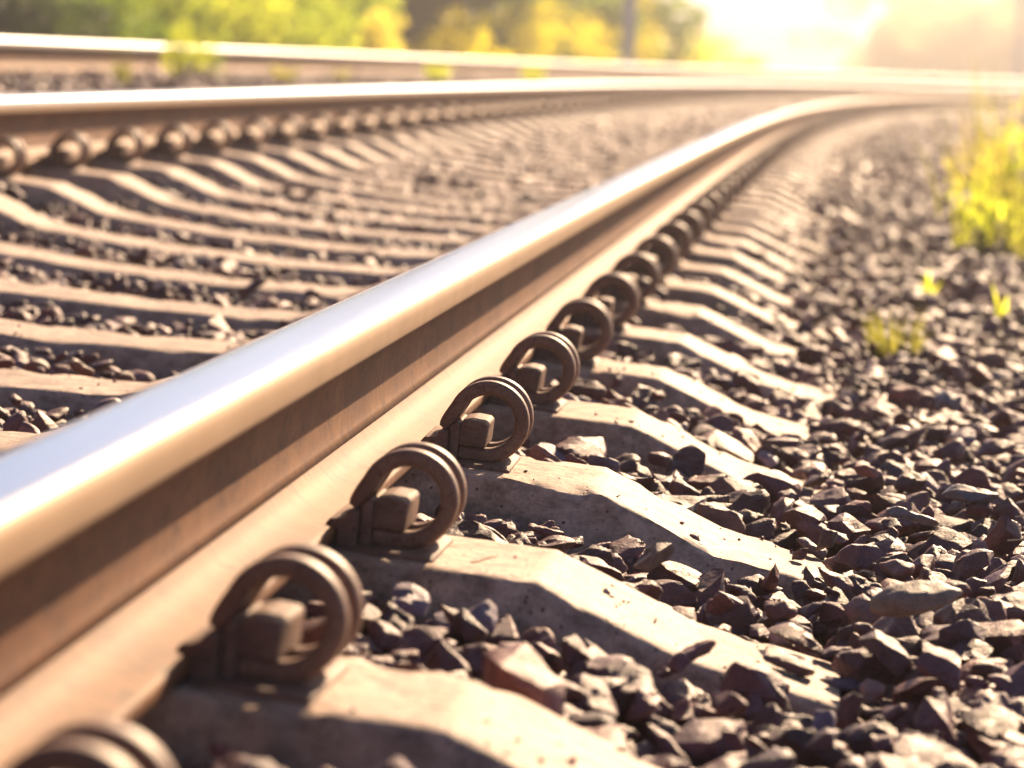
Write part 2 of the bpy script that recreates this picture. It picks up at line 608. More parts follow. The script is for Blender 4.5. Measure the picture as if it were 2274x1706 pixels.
def prism(name, outline, y0, y1, mat, parent, bev=0.002, seg=2):
    """outline in (x,z), extruded along y and bevelled"""
    bm = bmesh.new()
    v = [bm.verts.new((a, y0, b)) for a, b in outline]
    f = bm.faces.new(v)
    r = bmesh.ops.extrude_face_region(bm, geom=[f])
    bmesh.ops.translate(bm, verts=[e for e in r['geom'] if isinstance(e, bmesh.types.BMVert)], vec=(0, y1 - y0, 0))
    bmesh.ops.recalc_face_normals(bm, faces=bm.faces)
    if bev > 0:
        bmesh.ops.bevel(bm, geom=list(bm.edges), offset=bev, segments=seg, profile=0.6, affect='EDGES')
    me = bpy.data.meshes.new(name)
    bm.to_mesh(me)
    bm.free()
    me.materials.append(mat)
    me.polygons.foreach_set('use_smooth', [True] * len(me.polygons))
    me.set_sharp_from_angle(angle=R_(45))
    o = bpy.data.objects.new(name, me)
    COL.objects.link(o)
    o.parent = parent
    return o


def clip_path():
    cx, cz, r = 0.1275, 0.0405, 0.0358
    pts = [(0.0805, 0.0300), (0.0825, 0.0335), (0.0850, 0.0378), (0.0885, 0.0440)]
    pts += [(0.0935, 0.0525)]
    for a in range(148, -91, -7):
        pts.append((cx + r * math.cos(R_(a)), cz + r * math.sin(R_(a))))
    pts += [(0.117, 0.00465), (0.108, 0.0052), (0.1000, 0.0060)]
    return pts


def make_clip(name='rail_fastening'):
    root = empty(name, Matrix.Identity(4))
    path = clip_path()
    sweep_band('spring_ring', path, 0.0150, 0.0180, -0.0240, M_CLIP, root)
    sweep_band('spring_ring', path, 0.0150, 0.0180, 0.0240, M_CLIP, root)
    # anchor lug cast into the sleeper: a post with a squared head between the bars
    prism('anchor_lug', [(0.0985, 0.0135), (0.1275, 0.0130), (0.1285, 0.0370), (0.1250, 0.0402), (0.1110, 0.0415), (0.1000, 0.0388)], -0.0370, 0.0370, M_LUG, root, 0.0022)
    prism('shoulder_plate', [(0.0885, -0.008), (0.0990, -0.008), (0.0990, 0.0370), (0.0960, 0.0385), (0.0890, 0.0330)], -0.039, 0.039, M_LUG, root, 0.0018)
    # stepped insulator hooked over the rail foot
    prism('foot_insulator', [(0.0600, 0.0150), (0.0690, 0.0135), (0.0712, 0.0105), (0.0712, -0.005), (0.0878, -0.005), (0.0878, 0.0285), (0.0790, 0.0280), (0.0775, 0.0215), (0.0640, 0.0205)],
          -0.050, 0.050, M_LUG, root, 0.0014)
    prism('base_plate', [(0.0718, -0.0085), (0.158, -0.0085), (0.158, -0.0045), (0.150, -0.0015), (0.0718, -0.0015)], -0.064, 0.064, M_LUG, root, 0.001, 1)
    prism('rail_pad', [(-0.074, -0.0085), (0.0712, -0.0085), (0.0712, -0.0008), (-0.074, -0.0008)], -0.075, 0.075, M_PAD, root, 0.0)
    return root


def make_far_clip():
    """one mesh: used where a fastening is only a few pixels"""
    tmp = make_clip('far_fastening_source')
    bm = bmesh.new()
    for ch in list(tmp.children):
        if ch.name.startswith('rail_pad'):
            continue
        bm.from_mesh(ch.data)
    me = bpy.data.meshes.new('rail_fastening')
    bm.to_mesh(me)
    bm.free()
    me.materials.append(M_CLIP)
    me.polygons.foreach_set('material_index', [0] * len(me.polygons))
    for ch in list(tmp.children):
        bpy.data.objects.remove(ch)
    bpy.data.objects.remove(tmp)
    o = bpy.data.objects.new('rail_fastening', me)
    COL.objects.link(o)
    return o


clip0 = make_clip()
far0 = make_far_clip()
used = {'n': False, 'f': False}


def place_clip(k, l0, label, group, detailed, flip=False):
    mw = frame(S0 + PITCH * k + random.uniform(-0.006, 0.006), l0, 0) @ Matrix.Rotation(R_(random.uniform(-2.5, 2.5)), 4, 'Z') @ Matrix.Translation((0.125, 0, 0.04)) @ Matrix.Rotation(R_(random.uniform(-2.0, 2.0)), 4, 'Y') @ Matrix.Translation((-0.125, 0, -0.04))
    if flip:
        mw = mw @ Matrix.Rotation(math.pi, 4, 'Z')
    if detailed:
        if not used['n']:
            used['n'] = True
            o = clip0
            o.matrix_world = mw
        else:
            o = copy_tree(clip0, mw)
    else:
        if not used['f']:
            used['f'] = True
            o = far0
        else:
            o = far0.copy()
            COL.objects.link(o)
        o.matrix_world = mw
    tag(o, label, 'rail clip', group)


NEAR_G = 'spring clips along the near rail'
FAR_G = 'spring clips along the second rail'
for k in range(-1, 100):
    if k == -1: lab = 'spring clip cut off by the bottom left corner, only its ring tops showing'
    elif k == 0: lab = 'large blurred double ring spring clip on near rail foot, lowest complete one'
    elif k == 1: lab = 'double ring spring clip on near rail foot, just above the large blurred one'
    elif k == 2: lab = 'sharply focused double ring spring clip on near rail, third complete one upward'
    elif k < 20: lab = 'rusty double ring spring clip, %s complete one up along the near rail' % ORD[k + 1]
    else: lab = 'far tiny spring clip on near rail, lost in the glare past the twentieth'
    place_clip(k, 0.0, lab, NEAR_G, k < 24)
for k in range(6, 100):
    n = k - 6
    if n < 20: lab = 'dark ring clip on the second rail, %s from the left edge of the picture' % ORD[n + 1]
    else: lab = 'tiny bright ring clip on the second rail, beyond the twentieth from the left'
    place_clip(k, -GAUGE, lab, FAR_G, k < 28)

# ------------------------------------------------------------------ ballast
def hull_rock(seed, n=15, dims=(1.0, 0.8, 0.55)):
    r = random.Random(seed)
    bm = bmesh.new()
    for i in range(n):
        v = Vector((r.gauss(0, 1), r.gauss(0, 1), r.gauss(0, 1))).normalized()
        # push towards a box so that facets come out broad and edges sharp
        m = max(abs(v.x), abs(v.y), abs(v.z))
        v = v * (0.45 + 0.55 * (0.8 / m if m > 0.55 else 1.0)) * r.uniform(0.8, 1.08)
        bm.verts.new((v.x * dims[0] * 0.5, v.y * dims[1] * 0.5, v.z * dims[2] * 0.5))
    res = bmesh.ops.convex_hull(bm, input=list(bm.verts))
    junk = [e for e in res['geom_interior'] if isinstance(e, bmesh.types.BMVert)]
    if junk:
        bmesh.ops.delete(bm, geom=junk, context='VERTS')
    bmesh.ops.dissolve_limit(bm, angle_limit=R_(16), verts=bm.verts, edges=bm.edges)
    return bm


def rock_fine(seed, cuts=2, amp=0.035, **kw):
    bm = hull_rock(seed, **kw)
    bmesh.ops.triangulate(bm, faces=bm.faces)
    bmesh.ops.remove_doubles(bm, verts=bm.verts, dist=0.03)
    for c in range(cuts + 1):
        long_ = [e for e in bm.edges if e.calc_length() > (0.34, 0.20, 0.12)[c]]
        if long_:
            bmesh.ops.subdivide_edges(bm, edges=long_, cuts=1)
            bmesh.ops.triangulate(bm, faces=bm.faces)
    bmesh.ops.smooth_vert(bm, verts=bm.verts, factor=0.35, use_axis_x=True, use_axis_y=True, use_axis_z=True)
    for v in bm.verts:
        v.co *= 1.06
    off = Vector((seed * 3.7, seed * 1.3, 0))
    bm.normal_update()
    for v in bm.verts:
        q = v.co * 3.2 + off
        d = noise.noise(q) * amp + noise.noise(v.co * 9 + off) * amp * 0.45
        # step-like spalls
        st = noise.noise(v.co * 2.1 - off)
        d -= 0.035 if st > 0.28 else 0.0
        v.co += v.normal * d
    return bm


def to_arrays(bm):
    bmesh.ops.triangulate(bm, faces=bm.faces)
    bm.verts.index_update()
    v = np.array([tuple(x.co) for x in bm.verts], np.float32)
    f = np.array([[x.index for x in fc.verts] for fc in bm.faces], np.int32)
    bm.free()
    return v, f


def dims_for(i):
    return [(1.0, 0.78, 0.46), (1.0, 0.7, 0.56), (1.05, 0.85, 0.32), (1.15, 0.60, 0.38), (0.95, 0.85, 0.6)][i % 5]


FINE = [to_arrays(rock_fine(100 + i, cuts=2, amp=0.04, n=13 + i % 6, dims=dims_for(i))) for i in range(18)]
MID = [to_arrays(rock_fine(200 + i, cuts=1, amp=0.03, n=12 + i % 5, dims=dims_for(i))) for i in range(12)]
LOW = [to_arrays(hull_rock(300 + i, n=11, dims=dims_for(i))) for i in range(12)]

TONES = {
    'purple-brown': (0.140, 0.080, 0.090), 'dark brown': (0.105, 0.060, 0.060), 'blue-grey': (0.165, 0.150, 0.190),
    'reddish brown': (0.175, 0.085, 0.078), 'greyish tan': (0.235, 0.165, 0.145), 'charcoal': (0.080, 0.054, 0.064)}
TNAMES = list(TONES)
TW = np.array([0.42, 0.24, 0.05, 0.13, 0.06, 0.10])


def ballast_h(l):
    """ballast surface in track coordinates"""
    xs = [-4.4, -3.5, -2.4, -2.0, -1.8, -1.45, -1.2, -1.05, -0.4, -0.28, -0.1, 0.1, 0.25, 0.38, 0.48, 0.6, 1.0, 1.6, 2.2, 3.2]
    ys = [-0.03, -0.04, -0.06, -0.06, -0.06, -0.056, -0.068, -0.083, -0.083, -0.068, -0.054, -0.046, -0.052, -0.070, -0.070, -0.056, -0.042, -0.05, -0.09, -0.2]
    return np.interp(l, xs, ys)


def sl_top_np(l):
    d = np.where(l > -GAUGE / 2, l, -(l + GAUGE))
    a = np.abs(d)
    z = np.where(a < 0.25, SL_TOP, np.where(a < 0.385, SL_TOP - (a - 0.25) / 0.135 * 0.048,
        np.where(d > 0, SL_TOP - 0.048 - (a - 0.385) * 0.16, SL_TOP - 0.048 - np.minimum(0.012, (a - 0.385) * 0.05))))
    return np.where(d > 0.515, -9.0, z)


def bumpy(s, l):
    return (np.sin(s * 3.1 + l * 5.3) + np.sin(s * 7.7 - l * 4.1 + 1.3) * 0.7 + np.sin(l * 11.7 + s * 2.3) * 0.6) * 0.005


def scatter(s0, s1, l0, l1, pitch, size, zoff, jit_z):
    """jittered grid of stones -> s, l, z, size arrays, clear of sleepers, rails and fastenings"""
    ns, nl = max(1, int((s1 - s0) / pitch)), max(1, int((l1 - l0) / pitch))
    gs, gl = np.meshgrid(np.arange(ns), np.arange(nl), indexing='ij')
    s = s0 + (gs.ravel() + 0.5 + rng.uniform(-.48, .48, gs.size)) * pitch
    l = l0 + (gl.ravel() + 0.5 + rng.uniform(-.48, .48, gs.size)) * pitch
    sz = size * np.clip(rng.lognormal(-0.03, 0.38, s.size), 0.38, 1.95)
    z = ballast_h(l) + bumpy(s, l) + zoff + rng.normal(0, jit_z, s.size)
    # sleepers of the near track
    ds = np.abs((s - S0 + PITCH / 2) % PITCH - PITCH / 2)
    top = sl_top_np(l)
    near_sl = (ds < 0.112 + sz * 0.40) & (l < 0.53) & (l > -2.05)
    buried = z + sz * 0.30 < top + 0.012
    sits = (z > top + sz * 0.15)
    bad = near_sl & ~sits
    edge_ok = near_sl & (ds > 0.112 + sz * 0.30) & (z + sz * 0.2 < top + 0.02)
    bad &= ~edge_ok
    bad |= (ds < 0.112 + sz * 0.30) & (l < 0.47) & (l > -2.0) & (rng.random(len(s)) > 0.10) & (z + sz * 0.2 > top - 0.01)
    for lr in (0.0, -GAUGE, RAIL3):
        bad |= (np.abs(l - lr) < 0.075 + sz * 0.2) & (z > -0.035 - sz * 0.3)
    for lr in (0.0, -GAUGE):
        bad |= (ds < 0.075 + sz * 0.4) & (np.abs(l - lr) < 0.185 + sz * 0.3)
    keep = ~bad
    return s[keep], l[keep], z[keep], sz[keep]


def rot_batch(n, flat=0.5):
    """random rotation matrices, biased so that stones lie on their broad side"""
    yaw = rng.uniform(0, 2 * math.pi, n)
    tx = rng.normal(0, flat, n)
    ty = rng.normal(0, flat, n)
    c, s = np.cos(yaw), np.sin(yaw)
    Rz = np.zeros((n, 3, 3)); Rz[:, 0, 0] = c; Rz[:, 0, 1] = -s; Rz[:, 1, 0] = s; Rz[:, 1, 1] = c; Rz[:, 2, 2] = 1
    c, s = np.cos(tx), np.sin(tx)
    Rx = np.zeros((n, 3, 3)); Rx[:, 0, 0] = 1; Rx[:, 1, 1] = c; Rx[:, 1, 2] = -s; Rx[:, 2, 1] = s; Rx[:, 2, 2] = c
    c, s = np.cos(ty), np.sin(ty)
    Ry = np.zeros((n, 3, 3)); Ry[:, 1, 1] = 1; Ry[:, 0, 0] = c; Ry[:, 0, 2] = s; Ry[:, 2, 0] = -s; Ry[:, 2, 2] = c
    return Rx @ Ry @ Rz


parts_v, parts_f, parts_c, voff = [], [], [], 0


def add_field(pos, sz, rots, variants, tones):
    global voff
    pick = rng.integers(0, len(variants), len(pos))
    for vi, (v, f) in enumerate(variants):
        idx = np.where(pick == vi)[0]
        if len(idx) == 0: continue
        w = np.einsum('nij,kj->nki', rots[idx], v) * sz[idx][:, None, None] + pos[idx][:, None, :]
        ff = f[None] + (np.arange(len(idx)) * len(v))[:, None, None] + voff
        parts_v.append(w.reshape(-1, 3).astype(np.float32))
        parts_f.append(ff.reshape(-1, 3).astype(np.int32))
        parts_c.append(np.repeat(tones[idx], len(v), axis=0))
        voff += len(idx) * len(v)


TARR = np.array([TONES[n] for n in TNAMES]) * np.array([0.95, 0.78, 0.86])


def tones_for(n):
    t = rng.choice(len(TNAMES), n, p=TW / TW.sum())
    return t, TARR[t] * rng.uniform(0.75, 1.3, (n, 1))


def in_view(pos, m=420):
    x, y, z = project(pos)
    return (x > -m) & (x < 1024 + m) & (y > -60) & (y < 768 + m) & (z > 0.3)


cand = []      # stones large enough to become objects of their own
zones = [  # s0 s1 l0 l1 pitch size zoff jitter variants
    (1.3, 6.0, 0.05, 1.7, 0.033, 0.046, -0.020, 0.006, FINE, False),
    (1.3, 6.0, 0.05, 1.7, 0.038, 0.049, 0.000, 0.008, FINE, True),
    (1.3, 6.0, 0.10, 1.7, 0.075, 0.047, 0.014, 0.008, FINE, True),
    (6.0, 14.0, 0.05, 3.0, 0.040, 0.050, -0.004, 0.010, MID, False),
    (6.0, 14.0, 0.10, 3.0, 0.080, 0.050, 0.013, 0.009, MID, False),
    (14.0, 34.0, 0.05, 4.2, 0.060, 0.056, 0.0, 0.012, LOW, False),
    (34.0, 80.0, 0.3, 4.2, 0.11, 0.10, 0.0, 0.015, LOW, False),
    (2.0, 9.0, -1.42, -0.08, 0.034, 0.042, -0.010, 0.009, MID, False),
    (2.0, 9.0, -1.42, -0.08, 0.075, 0.040, 0.010, 0.008, MID, False),
    (9.0, 20.0, -1.42, -0.08, 0.038, 0.045, 0.0, 0.010, LOW, False),
    (20.0, 50.0, -1.42, -0.08, 0.07, 0.07, 0.0, 0.010, LOW, False),
    (3.0, 30.0, -3.75, -1.58, 0.060, 0.055, 0.0, 0.014, LOW, False),
]
for (a, b, c, d, pt, sz0, zo, jz, var, top) in zones:
    s, l, z, sz = scatter(a, b, c, d, pt, sz0, zo, jz)
    pos = P_np(s, l, z)
    k = in_view(pos)
    s, l, z, sz, pos = s[k], l[k], z[k], sz[k], pos[k]
    rots = rot_batch(len(s), 0.38)
    ti, tc = tones_for(len(s))
    if top:
        px, py, dep = project(pos)
        for i in range(len(s)):
            cand.append((sz[i] / dep[i], px[i], py[i], s[i], l[i], z[i], sz[i], pos[i], rots[i], ti[i], tc[i]))
    else:
        add_field(pos, sz, rots, var, tc)

# grit lying on the sleeper tops, part of the ballast
gs_, gl_, gz_ = [], [], []
for k in range(-1, 14):
    for side, n in (((0.085, 0.50), 22), ((-1.42, -0.085), 50)):
        q = rng.uniform(side[0], side[1], n)
        e = rng.uniform(-0.093, 0.093, n) * np.where(rng.random(n) < 0.5, 1.0, np.sign(rng.normal(size=n)) * 0 + 1.0)
        gs_.append(S0 + PITCH * k + e); gl_.append(q); gz_.append(sl_top_np(q) + 0.0012)
gs_, gl_, gz_ = map(np.concatenate, (gs_, gl_, gz_))
gsz = np.clip(rng.lognormal(math.log(0.0050), 0.45, len(gs_)), 0.002, 0.016)
add_field(P_np(gs_, gl_, gz_), gsz, rot_batch(len(gs_), 0.5), LOW, tones_for(len(gs_))[1] * rng.uniform(1.0, 2.6, (len(gs_), 1)))

# the stones that show largest: objects of their own
inside = [c for c in cand if -10 < c[1] < 1034 and 300 < c[2] < 775]
inside.sort(key=lambda c: -c[0])
single = inside[:292]
sid = set(id(c) for c in single)
rest = [c for c in cand if id(c) not in sid]
add_field(np.array([c[7] for c in rest]), np.array([c[6] for c in rest]), np.array([c[8] for c in rest]), FINE, np.array([c[10] for c in rest]))

V = np.concatenate(parts_v); Fc = np.concatenate(parts_f); Cc = np.concatenate(parts_c)
me = bpy.data.meshes.new('ballast')
me.vertices.add(len(V)); me.vertices.foreach_set('co', V.ravel())
me.loops.add(Fc.size); me.loops.foreach_set('vertex_index', Fc.ravel())
me.polygons.add(len(Fc)); me.polygons.foreach_set('loop_start', np.arange(0, Fc.size, 3, dtype=np.int32))
me.polygons.foreach_set('loop_total', np.full(len(Fc), 3, np.int32))
me.update(calc_edges=True)
at = me.color_attributes.new('tone', 'FLOAT_COLOR', 'POINT')
at.data.foreach_set('color', np.concatenate([Cc, np.ones((len(Cc), 1))], 1).astype(np.float32).ravel())
me.materials.append(M_FIELD)
bal = bpy.data.objects.new('ballast', me)
COL.objects.link(bal)
tag(bal, 'purple-brown crushed stone ballast filling the track bed', 'ballast', kind='stuff')
print('ballast tris', len(Fc), 'stones single', len(single))

rock_meshes = []
for i in range(len(FINE)):
    m = bpy.data.meshes.new('ballast_stone')
    m.from_pydata([tuple(map(float, q)) for q in FINE[i][0]], [], [tuple(map(int, q)) for q in FINE[i][1]])
    m.update()
    m.polygons.foreach_set('use_smooth', [True] * len(m.polygons))
    m.set_sharp_from_angle(angle=R_(24))
    m.materials.append(M_STONE)
    rock_meshes.append(m)

SHAPE = ['blocky', 'angular', 'flat', 'narrow', 'chunky']


def stone(mesh, M3, pos, size, col, name='ballast_stone'):
    o = bpy.data.objects.new(name, mesh)
    COL.objects.link(o)
    m4 = Matrix([list(map(float, r)) for r in M3]).to_4x4()
    o.matrix_world = Matrix.Translation(Vector([float(q) for q in pos])) @ m4 @ Matrix.Diagonal((*[float(q) for q in (size if hasattr(size, '__len__') else (size,) * 3)], 1))
    o.color = (*[float(q) for q in col], 1)
    return o


def where(s, l):
    k = (s - S0) / PITCH
    b = int(math.floor(k))
    if l < 0.5:
        return 'gap above the %s sleeper' % ORD[b + 2] if b >= -1 else 'gap below the first sleeper'
    if l < 0.66: return 'heap off the %s sleeper end' % ORD[max(1, int(round(k)) + 2)]
    return 'shoulder right of the %s sleeper' % ORD[max(1, int(round(k)) + 2)]


buckets = {}
for i, c in enumerate(single):
    vi = i % len(rock_meshes)
    o = stone(rock_meshes[vi], c[8], c[7], c[6], c[10])
    size = 'big' if c[6] > 0.058 else ('small' if c[6] < 0.042 else 'middling')
    key = (size, SHAPE[vi % 5], TNAMES[c[9]], where(c[3], c[4]))
    buckets.setdefault(key, []).append((c[1], o))
for (size, shp, tone, wh), lst in buckets.items():
    lst.sort(key=lambda t: t[0])
    for j, (_, o) in enumerate(lst):
        lab = '%s %s %s stone in the %s' % (size, shp, tone, wh)
        if len(lst) > 1:
            lab = '%s from left of the %s %s %s stones, %s' % (ORD[j + 1], size, shp, tone, wh)
        tag(o, lab, 'stone', 'loose ballast stones in the foreground')

# a few stones the eye finds at once
def special(s, l, z, dims, rz, tilt, tone, label, mesh_i=2, smoothing=False):
    mw = frame(s, l, z) @ Matrix.Rotation(rz, 4, 'Z') @ Matrix.Rotation(tilt, 4, 'Y') @ Matrix.Diagonal((*dims, 1))
    me2 = rock_meshes[mesh_i]
    if smoothing:
        bm = bmesh.new()
        bmesh.ops.create_icosphere(bm, subdivisions=4, radius=0.5)
        for v in bm.verts:
            v.co += v.co.normalized() * (noise.noise(v.co * 2.3 + Vector((5, 2, 1))) * 0.12 + noise.noise(v.co * 6) * 0.03)
        me2 = bpy.data.meshes.new('ballast_stone')
        bm.to_mesh(me2); bm.free()
        me2.polygons.foreach_set('use_smooth', [True] * len(me2.polygons))
        me2.materials.append(M_STONE)
    o = bpy.data.objects.new('ballast_stone', me2)
    COL.objects.link(o)
    o.matrix_world = mw
    o.color = (*tone, 1)
    tag(o, label, 'stone', 'loose ballast stones in the foreground')
    return o


special(2.80, 0.575, -0.008, (0.082, 0.040, 0.030), 0.25, -0.25, (0.22, 0.17, 0.14), 'smooth pale flat stone lying on the heap right of the second sleeper end', smoothing=True)
special(3.36, 0.585, -0.012, (0.075, 0.050, 0.045), 0.5, 0.2, (0.15, 0.15, 0.18), 'large blue-grey slab of rock beyond the third sleeper end', 3)
special(3.62, 0.66, -0.012, (0.085, 0.05, 0.055), 2.4, 0.15, (0.14, 0.14, 0.17), 'long blue-grey rock lying right of the fourth sleeper end', 0)
special(4.55, 0.66, 0.0, (0.060, 0.05, 0.06), 1.1, 0.1, (0.17, 0.17, 0.21), 'round pale blue-grey stone standing below the green grass tuft', 4)
special(9.4, -0.43, -0.028, (0.075, 0.07, 0.06), 0.3, 0.1, (0.06, 0.045, 0.045), 'single dark stone resting on a bright sleeper between the two rails', 5)
special(2.86, 0.335, -0.012, (0.062, 0.045, 0.040), 0.9, -0.4, (0.09, 0.062, 0.062), 'dark pointed stone leaning over the slope of the second full sleeper', 6)

# ------------------------------------------------------------------ ground
def bed_h(l):
    def tp(ll): return -ll * SA + (float(ballast_h(ll)) - 0.035) * CA
    if l <= -5.2 or l >= 3.4:
        return float(np.interp(l, [-60, -40, -9, -5.2, 3.4, 30], [-0.52, 0.18, 0.22, 0.22, -0.42, -0.52]))
    if l < -4.2: return 0.22 + (tp(-4.2) - 0.22) * (l + 5.2) / 1.0
    if l > 2.4: return tp(2.4) + (-0.42 - tp(2.4)) * (l - 2.4) / 1.0
    return tp(l)


def ground_h(x, y):
    return max(bed_h(track_coords(x, y)[1]), -0.5)


gv, gf = [], []
ls = [-60, -50, -40, -25, -14, -9, -7, -5.8, -5.2, -4.7, -4.2, -3.8, -3.0, -2.2, -1.8, -1.5, -1.2, -1.05, -0.75, -0.4, -0.28, 0, 0.25, 0.4, 0.5, 0.6, 0.8, 1.0, 1.3, 1.7, 2.2, 2.6, 3.0, 3.4, 4.5, 7, 12, 20, 30]
ss = [-40, -12, -4, 0, 1, 2, 3, 4, 5, 6, 8, 10, 13, 16, 20, 25, 30, 35, 40, 45, 50, 55, 60, 66, 73, 80, 90, 100, 112, 125, 140, 155]
for s in ss:
    for l in ls:
        x, y = XY(s, l)
        gv.append((x, y, bed_h(l)))
n = len(ls)
for i in range(len(ss) - 1):
    for j in range(n - 1):
        q = i * n + j
        gf.append((q, q + 1, q + 1 + n, q + n))
g = mesh_obj('track_bed', gv, gf, M_GROUND, smooth=True)
tag(g, kind='structure')
gv, gf = [], []
rr_ = [0, 40, 90, 160, 300, 600, 1000, 1500]
for q in rr_:
    for j in range(48):
        gv.append((q * math.cos(j * math.pi / 24), 60 + q * math.sin(j * math.pi / 24), -0.5))
for i in range(len(rr_) - 1):
    for j in range(48):
        a_, b_ = i * 48 + j, i * 48 + (j + 1) % 48
        gf.append((a_, a_ + 48, b_ + 48, b_) if i else (a_, a_ + 48, b_ + 48))
g = mesh_obj('ground', gv, gf, M_GROUND, smooth=True)
tag(g, kind='structure')


# ------------------------------------------------------------------ plants
def leaf_cloud(lobes, n, size, r, elong=1.6, upright=0.0):
    """leaf-sized quads spread through a set of ellipsoid lobes (cx,cy,cz,rx,ry,rz)"""
    vol = np.array([q[3] * q[4] * q[5] for q in lobes]) ** 0.67
    vs, fs = [], []
    which = r.choice(len(lobes), n, p=vol / vol.sum())
    for w in which:
        cx, cy_, cz, rx, ry, rz = lobes[w]
        d = r.normal(size=3); d /= np.linalg.norm(d)
        rad = r.uniform(0.35, 1.0) ** 0.45
        if r.random() < 0.1: rad *= 1.12
        p = np.array([cx + d[0] * rx * rad, cy_ + d[1] * ry * rad, cz + d[2] * rz * rad])
        if p[2] < 0.01: continue
        a = r.normal(size=3) + np.array([0, 0, upright * 2]); a /= np.linalg.norm(a)
        b = np.cross(a, r.normal(size=3)); b /= np.linalg.norm(b) + 1e-9
        c = np.cross(a, b)
        L = size * r.uniform(0.6, 1.3)
        W = L / elong
        k = len(vs)
        vs += [p - a * L * .5, p + b * W * .5 + c * W * .12, p + a * L * .5, p - b * W * .5 + c * W * .12]
        fs.append((k, k + 1, k + 2, k + 3))
    return vs, fs


def tube(path, radii, seg=7):
    vs, fs = [], []
    for i, p in enumerate(path):
        t = (Vector(path[min(i + 1, len(path) - 1)]) - Vector(path[max(i - 1, 0)])).normalized()
        u = t.orthogonal().normalized()
        w = t.cross(u)
        for j in range(seg):
            a = 2 * math.pi * j / seg
            vs.append(Vector(p) + (u * math.cos(a) + w * math.sin(a)) * radii[i])
    for i in range(len(path) - 1):
        for j in range(seg):
            q, q2 = i * seg + j, i * seg + (j + 1) % seg
            fs.append((q, q2, q2 + seg, q + seg))
    fs.append(tuple(range((len(path) - 1) * seg, len(path) * seg)))
    return vs, fs


def merge(lst):
    vs, fs = [], []
    for v, f in lst:
        k = len(vs)
        vs += list(v)
        fs += [tuple(i + k for i in q) for q in f]
    return vs, fs


def bush(pos, w, h, n, leaf, mat, label, cat='bush', name='bush', group=None, seed=0, lobes_n=9, top_mat=None, elong=1.6, upright=0.0, low=0.3):
    r = np.random.default_rng(900 + seed)
    root = empty(name, Matrix.Translation(pos))
    tag(root, label, cat, group)
    lobes = []
    for i in range(lobes_n):
        a, q = r.uniform(0, 6.28), math.sqrt(r.random()) * 0.36 * w
        hh = h * r.uniform(low, 0.80) * (1 - 0.5 * (q / (0.5 * w)) ** 2)
        lobes.append((q * math.cos(a), q * math.sin(a), hh, w * r.uniform(.13, .24), w * r.uniform(.13, .24), h * r.uniform(.13, .24)))
    v, f = leaf_cloud(lobes, n, leaf, r, elong, upright)
    mesh_obj('foliage', v, f, mat, root)
    n = int(n * 0.9)
    if top_mat is not None:
        tops = [(q[0], q[1], q[2] + q[5] * 0.55, q[3] * .9, q[4] * .9, q[5] * .55) for q in lobes]
        v, f = leaf_cloud(tops, n // 2, leaf * 0.7, r, 1.2)
        mesh_obj('blossom', v, f, top_mat, root)
    st = []
    for q in lobes:
        st.append(tube([(q[0] * .1, q[1] * .1, -0.05), (q[0] * .5, q[1] * .5, q[2] * .5), (q[0], q[1], q[2])], [0.012 * h + 0.004, 0.009 * h + .003, 0.004], 5))
    v, f = merge(st)
    mesh_obj('stems', v, f, M_STEM if h < 1.2 else M_BARK, root, smooth=True)
    return root


def tree(pos, h, crown_w, base, n, leaf, mat, label, group, seed):
    r = np.random.default_rng(4000 + seed)
    root = empty('tree', Matrix.Translation(pos))
    tag(root, label, 'tree', group)
    lean = r.normal(0, 0.03, 2)
    trunk = [(lean[0] * t * h, lean[1] * t * h, -0.2 + t * h * 0.92) for t in np.linspace(0, 1, 9)]
    rr = [0.022 * h * (1 - 0.88 * t) + 0.012 + (0.012 * h if i == 0 else 0) for i, t in enumerate(np.linspace(0, 1, 9))]
    tubes = [tube(trunk, rr, 9)]
    lobes = []
    for i in range(16):
        t = r.uniform(base, 0.95)
        a = r.uniform(0, 6.28)
        reach = crown_w * 0.5 * (1.05 - abs(t - (base + 0.3)) * 0.9) * r.uniform(0.4, 0.9)
        p0 = np.array([lean[0] * t * h, lean[1] * t * h, t * h * 0.9])
        p1 = p0 + np.array([math.cos(a) * reach, math.sin(a) * reach, 0.12 * h * r.random()])
        tubes.append(tube([p0, (p0 + p1) / 2 + np.array([0, 0, -0.02 * h]), p1], [0.008 * h, 0.005 * h, 0.002 * h], 5))
        lobes.append((*p1, crown_w * r.uniform(.13, .22), crown_w * r.uniform(.13, .22), h * r.uniform(.06, .11)))
    v, f = merge(tubes)
    mesh_obj('trunk', v, f, M_BARK, root, smooth=True)
    v, f = leaf_cloud(lobes, n, leaf, r)
    mesh_obj('crown', v, f, mat, root)
    return root


def at(px, dist, dz=0.0):
    p = ground_spot(px, dist)
    p.z = ground_h(p.x, p.y) + dz
    return p


BG = 'shrubs beyond the farthest rail'
